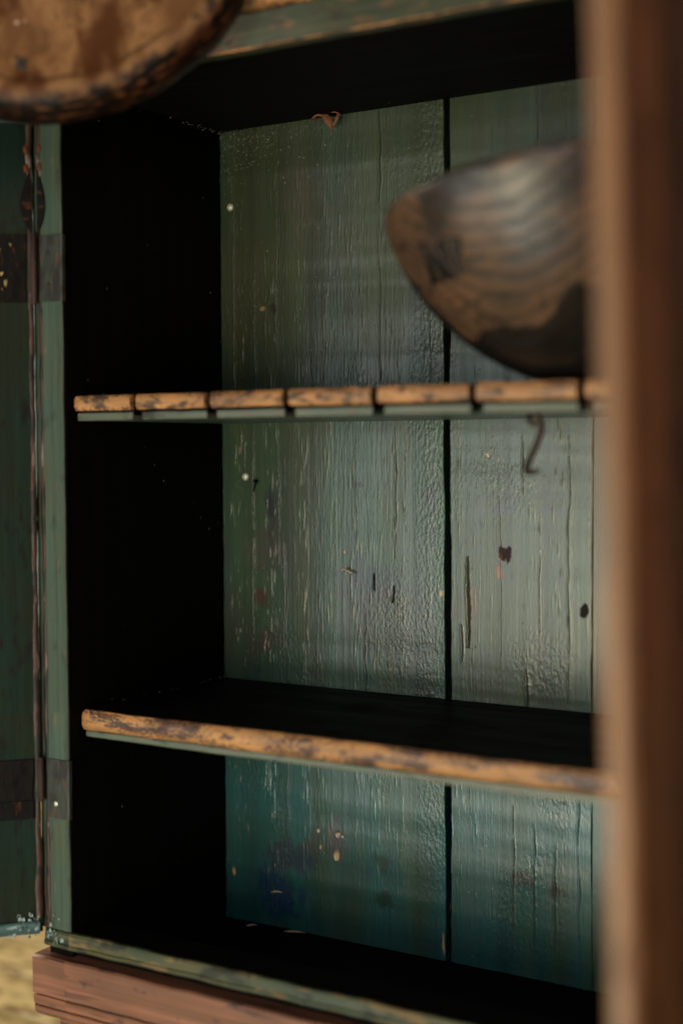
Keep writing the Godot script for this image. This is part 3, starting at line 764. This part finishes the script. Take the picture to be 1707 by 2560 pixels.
func left_door(c: Node3D, stile: Node3D) -> void:
	# worn arris of the stile along the hinge side
	part("worn_edge", sweep("y", -0.278, 0.783, PackedVector2Array([Vector2(-0.0385, -0.002), Vector2(-0.0385, 0.0008), Vector2(-0.0335, 0.0010), Vector2(-0.0318, -0.0005)]), 0.005, 0.0016, "", true), M.worn, stile)
	# hinge leaves on the stile, lapping over its inner arris
	for q in [[0.518, 0.600], [-0.135, -0.060]]:
		var leaf := part("hinge_leaf", sweep("y", q[0], q[1], PackedVector2Array([Vector2(-0.034, -0.001), Vector2(-0.034, 0.0022), Vector2(0.0012, 0.0026), Vector2(0.0030, 0.0012), Vector2(0.0030, -0.0042), Vector2(0.0006, -0.0042), Vector2(0.0006, -0.001)]), 0.006, 0.0009), M.iron_grey, stile)
		for s in [0.25, 0.72]:
			var sc := part("screw", lathe([Vector2(0, 0.001), Vector2(0.0025, 0.0007), Vector2(0.0032, 0)], 12), M.nail if s < 0.5 and q[0] < 0 else M.iron_grey, stile)
			sc.position = Vector3(-0.019, lerpf(q[0], q[1], s), 0.0027)
			sc.rotation.x = PI / 2
	# the door, swung far open on its hinges; x runs from the hinge to the free edge, its inner face looks towards +z here
	var holder := Node3D.new()
	holder.name = "door"
	c.add_child(holder, true)
	holder.position = Vector3(-0.0405, 0, 0.004)
	holder.rotation.y = deg_to_rad(50.0)       # from pointing left, towards the viewer
	holder.set_meta("label", "left door swung wide open, dark green inside")
	for k in 3:
		var x1 := -0.002 - k * 0.157
		part("door_board", sweep("y", -0.283, 0.783, rect(x1 - 0.1555, x1, -0.020, 0.0, 0.0015), 0.012, 0.001, "", false, k * 41.0), M.door_in, holder)
	part("batten", sweep("x", -0.46, -0.006, rect(0.0002, 0.009, 0.738, 0.783, 0.002), 0.02, 0.001), M.batten, holder)
	part("batten", sweep("x", -0.46, -0.006, rect(0.0002, 0.006, -0.284, -0.268, 0.002), 0.01, 0.001), M.batten, holder)
	part("worn_edge", sweep("y", -0.268, 0.738, PackedVector2Array([Vector2(-0.010, -0.001), Vector2(-0.008, 0.0012), Vector2(-0.002, 0.0012), Vector2(-0.001, -0.003)]), 0.005, 0.0018, "", true), M.worn, holder)
	for q in [[0.517, 0.601], [-0.112, -0.060]]:
		part("hinge_leaf", sweep("y", q[0], q[1], rect(-0.125, -0.010, 0.0002, 0.0026, 0.001), 0.006, 0.0022), M.iron, holder)
		part("hinge_knuckle", tube([Vector3(-0.002, q[0] - 0.002, 0.0035), Vector3(-0.002, (q[0] + q[1]) / 2, 0.0038), Vector3(-0.002, q[1] + 0.002, 0.0035)], [0.0036, 0.0038, 0.0036], 10), M.worn, holder)
	part("hinge_tail", sweep("y", -0.136, -0.113, rect(-0.055, -0.010, 0.0002, 0.0026, 0.001), 0.008, 0.0012), M.iron, holder)
	# the leaf-shaped end of the hinge strap over the joint, rusted
	for s in [-1, 1]:
		var pts := PackedVector2Array()
		for k in 13:
			var t := k / 12.0
			pts.append(Vector2(s * (0.0005 + 0.0125 * pow(sin(PI * pow(t, 0.8)), 1.2)), 0.604 + 0.082 * t))
		var f := part("hinge_finial", plate(pts, 0.0012, 0.0026), M.iron, holder if s < 0 else stile, "rusted leaf-shaped hinge end")
		f.position = Vector3(-0.004, 0, 0) if s < 0 else Vector3(-0.0375, 0, 0)
		for y in [0.685, 0.708]:
			var rp := part("rust_lump", lathe([Vector2(0, 0.0022), Vector2(0.003, 0.0016), Vector2(0.0052, 0)], 9, 0.5), M.rust, holder if s < 0 else stile)
			rp.position = Vector3(-0.009 if s < 0 else -0.034, y + s * 0.001, 0.0012)
			rp.rotation.x = PI / 2
			rp.scale = Vector3(0.6, 1, 1.2)
	# pale paint chips caught on the upper hinge
	for q in [[-0.030, 0.588, 0.0022], [-0.042, 0.580, 0.0035], [-0.045, 0.566, 0.0024], [-0.052, 0.562, 0.0022], [-0.060, 0.552, 0.0050], [-0.041, 0.552, 0.0026], [-0.036, 0.541, 0.0052], [-0.041, 0.533, 0.0022], [-0.064, 0.524, 0.0028]]:
		var f := part("paint_chip", lathe([Vector2(0, 0.0008), Vector2(q[2] * 0.7, 0.0007), Vector2(q[2], 0)], 7, 0.8), M.chip, holder)
		f.position = Vector3(q[0], q[1], 0.0031)
		f.rotation = Vector3(PI / 2, 0, q[1] * 80.0)
		f.scale = Vector3(0.55, 1, 1.0)
	# white paint flakes in the lower corner
	rng.seed = 12
	for k in 64:
		var on_door := k % 2 == 0
		var f := part("paint_flake", lathe([Vector2(0, 0.0009), Vector2(0.0012, 0.0007), Vector2(0.0019, 0)], 6, 0.9), M.flake, holder if on_door else stile)
		var a := absf(rng.randfn(0.0, 0.010))
		f.position = Vector3(-0.006 - a * 1.6, -0.276 + rng.randfn(0.0, 0.005) + (0.012 if k % 6 == 0 else 0.0), 0.0062 if k % 6 else 0.0012) if on_door else Vector3(-0.0375 + a * 1.2, -0.288 + rng.randfn(0.0, 0.0045) + (0.022 if k % 5 == 0 else 0.0), 0.0034 if k % 5 else 0.0008)
		f.rotation = Vector3(PI / 2, 0, rng.randf() * 3.0)
		f.scale = Vector3.ONE * rng.randf_range(0.4, 1.9)


func right_door(c: Node3D) -> void:
	var holder := Node3D.new()
	holder.name = "door"
	c.add_child(holder, true)
	holder.position = Vector3(0.9435, 0.25, 0.012)
	holder.rotation = Vector3(0, deg_to_rad(-3.0), deg_to_rad(1.6))
	holder.set_meta("label", "right door standing open towards the viewer, brown outside")
	# here z runs from the hinge to the free edge; the outer face looks towards +x
	var y0 := -0.533
	var y1 := 0.533
	part("meeting_stile", sweep("y", y0, y1, rect(-0.0145, 0.0015, 0.415, 0.490, 0.0035), 0.02, 0.001), M.tan, holder)
	part("hanging_stile", sweep("y", y0, y1, rect(-0.0145, 0.0015, 0.0, 0.075, 0.003), 0.03, 0.001), M.door_out, holder)
	for y in [y0, y1 - 0.08]:
		part("door_rail", sweep("z", 0.0752, 0.4148, rect(-0.0145, 0.0, y, y + 0.08, 0.003), 0.03, 0.001), M.door_out, holder)
	part("door_panel", sweep("y", y0 + 0.078, y1 - 0.078, rect(-0.012, -0.005, 0.0735, 0.4165, 0.001), 0.03, 0.001), M.door_out, holder)
	part("edge_bead", sweep("y", y0, y1, rect(0.0017, 0.0040, 0.418, 0.4875, 0.001), 0.03, 0.001), M.door_face, holder)


func bowls() -> void:
	# bowl on the upper shelf
	var outp := []
	for q in [[0, 0], [0.0238, 0.0006], [0.0357, 0.0028], [0.053, 0.0084], [0.0746, 0.0187], [0.0953, 0.0318], [0.1167, 0.0486], [0.136, 0.0673], [0.1533, 0.0879], [0.1687, 0.1103], [0.1818, 0.1346], [0.1918, 0.159], [0.1976, 0.1777], [0.2, 0.187], [0.1995, 0.1905], [0.1965, 0.1925], [0.1925, 0.1905], [0.186, 0.172], [0.172, 0.134], [0.15, 0.095], [0.12, 0.06], [0.08, 0.032], [0.04, 0.018], [0, 0.014]]:
		outp.append(Vector2(q[0], q[1]))
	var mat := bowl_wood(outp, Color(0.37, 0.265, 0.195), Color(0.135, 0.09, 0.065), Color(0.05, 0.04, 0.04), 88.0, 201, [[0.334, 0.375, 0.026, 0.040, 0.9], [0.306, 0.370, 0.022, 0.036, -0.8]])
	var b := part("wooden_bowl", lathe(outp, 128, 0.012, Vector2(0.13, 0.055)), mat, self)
	b.position = Vector3(0.646, 0.4005, -0.08)
	tag(b, "dark brown turned wooden bowl standing on the notched upper shelf", "bowl")

	# shallow carved bowl hanging in front of the upper left corner
	var hang := base("hanging_bowl", Vector3(0.133, 0.939, 0.170))
	tag(hang, "round carved wooden bowl with dark rolled rim hanging before the top rail", "bowl")
	var dish := []
	for q in [[0.0, -0.07], [0.10, -0.07], [0.16, -0.066], [0.21, -0.055], [0.238, -0.042], [0.2465, -0.030], [0.247, -0.020], [0.2445, -0.008], [0.239, 0.002], [0.232, 0.009], [0.224, 0.0125], [0.216, 0.0125], [0.211, 0.010], [0.207, 0.0065], [0.195, 0.001], [0.16, -0.010], [0.11, -0.018], [0.05, -0.022], [0.0, -0.023]]:
		dish.append(Vector2(q[0], q[1]))
	var dm := dish_wood(dish)
	var d := part("dish", lathe(dish, 160, 0.02), dm, hang)
	var n := Vector3(0.523, 0.03, 0.851).normalized()
	var sx := Vector3.UP.cross(n).normalized()
	d.basis = Basis(sx, n, sx.cross(n))
	var up := n.cross(sx)
	var iron := part("rivet", lathe([Vector2(0, 0.003), Vector2(0.003, 0.0028), Vector2(0.0042, 0.001), Vector2(0.0046, 0.0016), Vector2(0.0066, 0.0016), Vector2(0.0072, 0)], 18, 0.1), M.iron_grey, hang)
	iron.basis = d.basis * Basis.from_scale(Vector3(0.8, 1, 1.15))
	var at_px := func(px: float, py: float, lift: float) -> Vector3: return sx * px + up * py + n * lift
	iron.position = at_px.call(-0.022, -0.190, 0.0005)
	for q in [[-0.030, -0.140, 0.004], [-0.026, -0.146, 0.003], [-0.021, -0.138, 0.002]]:
		var f := part("paint_chip", lathe([Vector2(0, 0.0012), Vector2(0.6, 0.001), Vector2(1, 0)], 8, 0.7), M.splinter, hang)
		f.basis = d.basis * Basis.from_scale(Vector3(q[2], 1, q[2] * 0.8))
		f.position = at_px.call(q[0], q[1], -0.0135)
	# the cord it hangs by, over the peg of the frieze
	var top: Vector3 = up * 0.242 + n * -0.005
	var peg := Vector3(0.14, 1.222, 0.10) - hang.position
	part("cord", tube([top + sx * 0.02 - n * 0.01, (top + peg) / 2 + sx * 0.012, peg + Vector3(0.01, 0.012, 0), peg + Vector3(-0.01, 0.012, 0), (top + peg) / 2 - sx * 0.012, top - sx * 0.02 - n * 0.01], [0.003, 0.003, 0.003, 0.003, 0.003, 0.003], 7), M.cord, hang)


# the dish: pale mottled wood inside, a dark brown rim with the shade of its roll painted in
func dish_wood(prof: Array) -> StandardMaterial3D:
	var w := 1400
	var h := 420
	var run := [0.0]
	for i in range(1, prof.size()):
		run.append(run[i - 1] + prof[i].distance_to(prof[i - 1]))
	var total: float = run[-1]
	var n := FastNoiseLite.new()
	n.seed = 301
	n.frequency = 14.0
	n.fractal_octaves = 4
	var n2 := FastNoiseLite.new()
	n2.seed = 302
	n2.frequency = 60.0
	n2.fractal_octaves = 3
	var rgb := PackedByteArray()
	rgb.resize(w * h * 3)
	var ro := PackedByteArray()
	ro.resize(w * h)
	var he := PackedFloat32Array()
	he.resize(w * h)
	for y in h:
		var s := (y + 0.5) / h * total
		var seg := 0
		while seg < run.size() - 2 and run[seg + 1] < s:
			seg += 1
		var q: Vector2 = prof[seg].lerp(prof[seg + 1], (s - run[seg]) / maxf(1e-6, run[seg + 1] - run[seg]))
		var inside := seg >= 8
		for x in w:
			var ang := TAU * (x + 0.5) / w
			var px := cos(ang) * q.x
			var pz := sin(ang) * q.x
			var a := n.get_noise_3d(px, pz * 0.45, q.y)
			var f := n2.get_noise_3d(px * 0.9 + a * 0.02, pz * 0.3, q.y * 2.0)
			var col := Color(0.40, 0.275, 0.175).lerp(Color(0.54, 0.395, 0.26), clampf(0.5 + a * 1.4 + f * 0.7, 0.0, 1.0))
			col = col.lerp(Color(0.27, 0.145, 0.07), clampf((n.get_noise_3d(px * 1.3 + 3.0, pz * 0.7, 4.0) - 0.08) * 2.6, 0.0, 0.75))
			var groove := 0.0
			if inside:
				groove = clampf(1.0 - absf(q.x - 0.2075 + a * 0.004) / 0.0022, 0.0, 1.0) * clampf(0.6 + a * 2.5, 0.1, 1.0)
				col = col.lerp(Color(0.12, 0.075, 0.05), groove * 0.75)
				var spot := clampf((f - 0.42) * 5.0, 0.0, 0.6)
				col = col.lerp(Color(0.17, 0.11, 0.08), spot)
			var rim := clampf((q.x - 0.2215 + a * 0.012 + f * 0.008) / 0.014, 0.0, 1.0) if inside else 1.0
			var dk := Color(0.13, 0.055, 0.03).lerp(Color(0.04, 0.025, 0.025), clampf(0.5 + f * 2.2 + a, 0.0, 1.0)).lerp(Color(0.40, 0.24, 0.13), clampf((n2.get_noise_3d(px * 0.5, pz * 0.5, q.y * 3.0 + 9.0) - 0.12) * 3.0, 0.0, 0.8))
			col = col.lerp(dk, rim)
			var i := y * w + x
			rgb[i * 3] = int(col.r * 255.0)
			rgb[i * 3 + 1] = int(col.g * 255.0)
			rgb[i * 3 + 2] = int(col.b * 255.0)
			ro[i] = int(clampf(0.52 - rim * 0.08 + a * 0.14, 0.1, 1.0) * 255.0)
			he[i] = a * 0.6 + f * 0.35 - groove * 0.8
	var m := StandardMaterial3D.new()
	m.metallic_specular = 0.3
	return finish(m, w, h, rgb, ro, he, 0.15)


func small_things() -> void:
	# iron hook under the upper shelf
	var hk := base("iron_hook", Vector3(0.592, 0.3690, -0.10))
	tag(hk, "small bent iron hook hanging under the upper shelf", "hook")
	part("eye", tube([Vector3(-0.004, 0.004, 0), Vector3(-0.006, -0.006, 0.001), Vector3(0.0, -0.012, 0.002), Vector3(0.006, -0.006, 0.001), Vector3(0.004, 0.004, 0)], [0.0030, 0.0034, 0.0034, 0.0034, 0.0030]), M.hook, hk)
	part("shank", tube([Vector3(-0.0045, 0.002, 0.004), Vector3(0.004, 0.001, 0.005), Vector3(0.0105, -0.008, 0.005), Vector3(0.0100, -0.020, 0.004), Vector3(0.004, -0.034, 0.003), Vector3(-0.003, -0.048, 0.003), Vector3(-0.0075, -0.060, 0.004), Vector3(-0.004, -0.064, 0.007), Vector3(0.006, -0.0635, 0.014), Vector3(0.015, -0.062, 0.022)], [0.0030, 0.0036, 0.0040, 0.0042, 0.0042, 0.0040, 0.0038, 0.0032, 0.0028, 0.0020], 9), M.hook, hk)

	# a dry curled leaf caught under the top panel
	var lf := base("dry_leaf", Vector3(0.187, 0.786, -0.322))
	tag(lf, "dry curled orange brown leaf caught under the cupboard top", "leaf")
	rng.seed = 41
	var curls := [
		[Vector3(-0.034, 0.002, 0.0), Vector3(-0.014, 0.006, 0.010), Vector3(0.002, 0.001, 0.006), 0.0016], [Vector3(-0.026, -0.002, 0.0), Vector3(-0.010, -0.012, 0.012), Vector3(0.010, -0.004, 0.004), 0.0013],
		[Vector3(-0.022, -0.004, 0.002), Vector3(-0.006, 0.006, 0.012), Vector3(0.006, -0.010, 0.003), 0.0018], [Vector3(-0.004, 0.0, 0.004), Vector3(0.010, -0.006, 0.012), Vector3(0.011, -0.024, 0.003), 0.0050],
		[Vector3(0.020, 0.004, 0.0), Vector3(0.022, -0.008, 0.006), Vector3(0.012, -0.018, 0.004), 0.0024], [Vector3(0.004, -0.006, 0.002), Vector3(0.014, -0.009, 0.007), Vector3(0.026, -0.004, 0.002), 0.0012], [Vector3(0.0, 0.002, 0.003), Vector3(0.012, 0.004, 0.012), Vector3(0.024, -0.002, 0.002), 0.002]]
	var dry := plain(Color(0.26, 0.17, 0.10), 0.8)
	for k in curls.size():
		var q: Array = curls[k]
		part("leaf_curl", ribbon(q[0], q[1], q[2], q[3]), dry if k in [0, 1, 5] else M.straw, lf)

	# bits on the cupboard floor and boards
	var bits := [[Vector3(0.056, -0.3528, -0.318), 0.016, 0.5, 0.0020, "short pale wood splinter on the cupboard floor near the back"], [Vector3(0.125, -0.3528, -0.326), 0.034, 0.15, 0.0022, "long pale wood splinter lying along the back of the cupboard floor"]]
	for q in bits:
		var s := part("wood_splinter", splinter(q[1], q[3]), M.splinter, self)
		s.position = q[0]
		s.rotation = Vector3(0.1, q[2], 0.06)
		tag(s, q[4], "splinter", "splinters on the cupboard floor")
	var st := part("straw_bit", splinter(0.020, 0.0016), plain(Color(0.80, 0.72, 0.52), 0.6), self)
	st.position = Vector3(0.090, -0.303, -0.3325)
	st.rotation = Vector3(0, 0, 0.12)
	tag(st, "short pale straw stuck to the blue smear low on the back board", "straw")


func splinter(l: float, r: float) -> ArrayMesh:
	return tube([Vector3(-l / 2, 0.0004, 0), Vector3(-l * 0.2, 0.0010, r * 0.2), Vector3(l * 0.15, 0.0012, -r * 0.1), Vector3(l / 2, 0.0006, r * 0.4)], [r * 0.25, r * 0.7, r * 0.6, r * 0.1], 6)


func ribbon(a: Vector3, b: Vector3, c: Vector3, width: float) -> ArrayMesh:
	var st := SurfaceTool.new()
	st.begin(Mesh.PRIMITIVE_TRIANGLES)
	st.set_smooth_group(0)
	var left := []
	var right := []
	var low := []
	for k in 9:
		var t := k / 8.0
		var p := a.lerp(b, t).lerp(b.lerp(c, t), t)
		var d := (b - a).lerp(c - b, t).normalized()
		var side := d.cross(Vector3(0.2, 0.3, 0.9)).normalized() * width * sin(PI * clampf(t * 0.9 + 0.08, 0.0, 1.0))
		left.append(p + side + Vector3(0, 0, -0.002))
		right.append(p - side + Vector3(0, 0, -0.002))
		low.append(p + Vector3(0, 0, 0.0008))
	for k in 8:
		for pair in [[left, low], [low, right]]:
			var p := [pair[0][k], pair[0][k + 1], pair[1][k + 1], pair[1][k]]
			tri(st, [p[0], p[1], p[2]], [Vector2.ZERO, Vector2.RIGHT, Vector2.ONE], Vector3.BACK)
			tri(st, [p[0], p[2], p[3]], [Vector2.ZERO, Vector2.ONE, Vector2.DOWN], Vector3.BACK)
			var bk := Vector3(0, 0, -0.0006)
			tri(st, [p[0] + bk, p[1] + bk, p[2] + bk], [Vector2.ZERO, Vector2.RIGHT, Vector2.ONE], Vector3.FORWARD)
			tri(st, [p[0] + bk, p[2] + bk, p[3] + bk], [Vector2.ZERO, Vector2.ONE, Vector2.DOWN], Vector3.FORWARD)
	st.generate_normals()
	return st.commit()
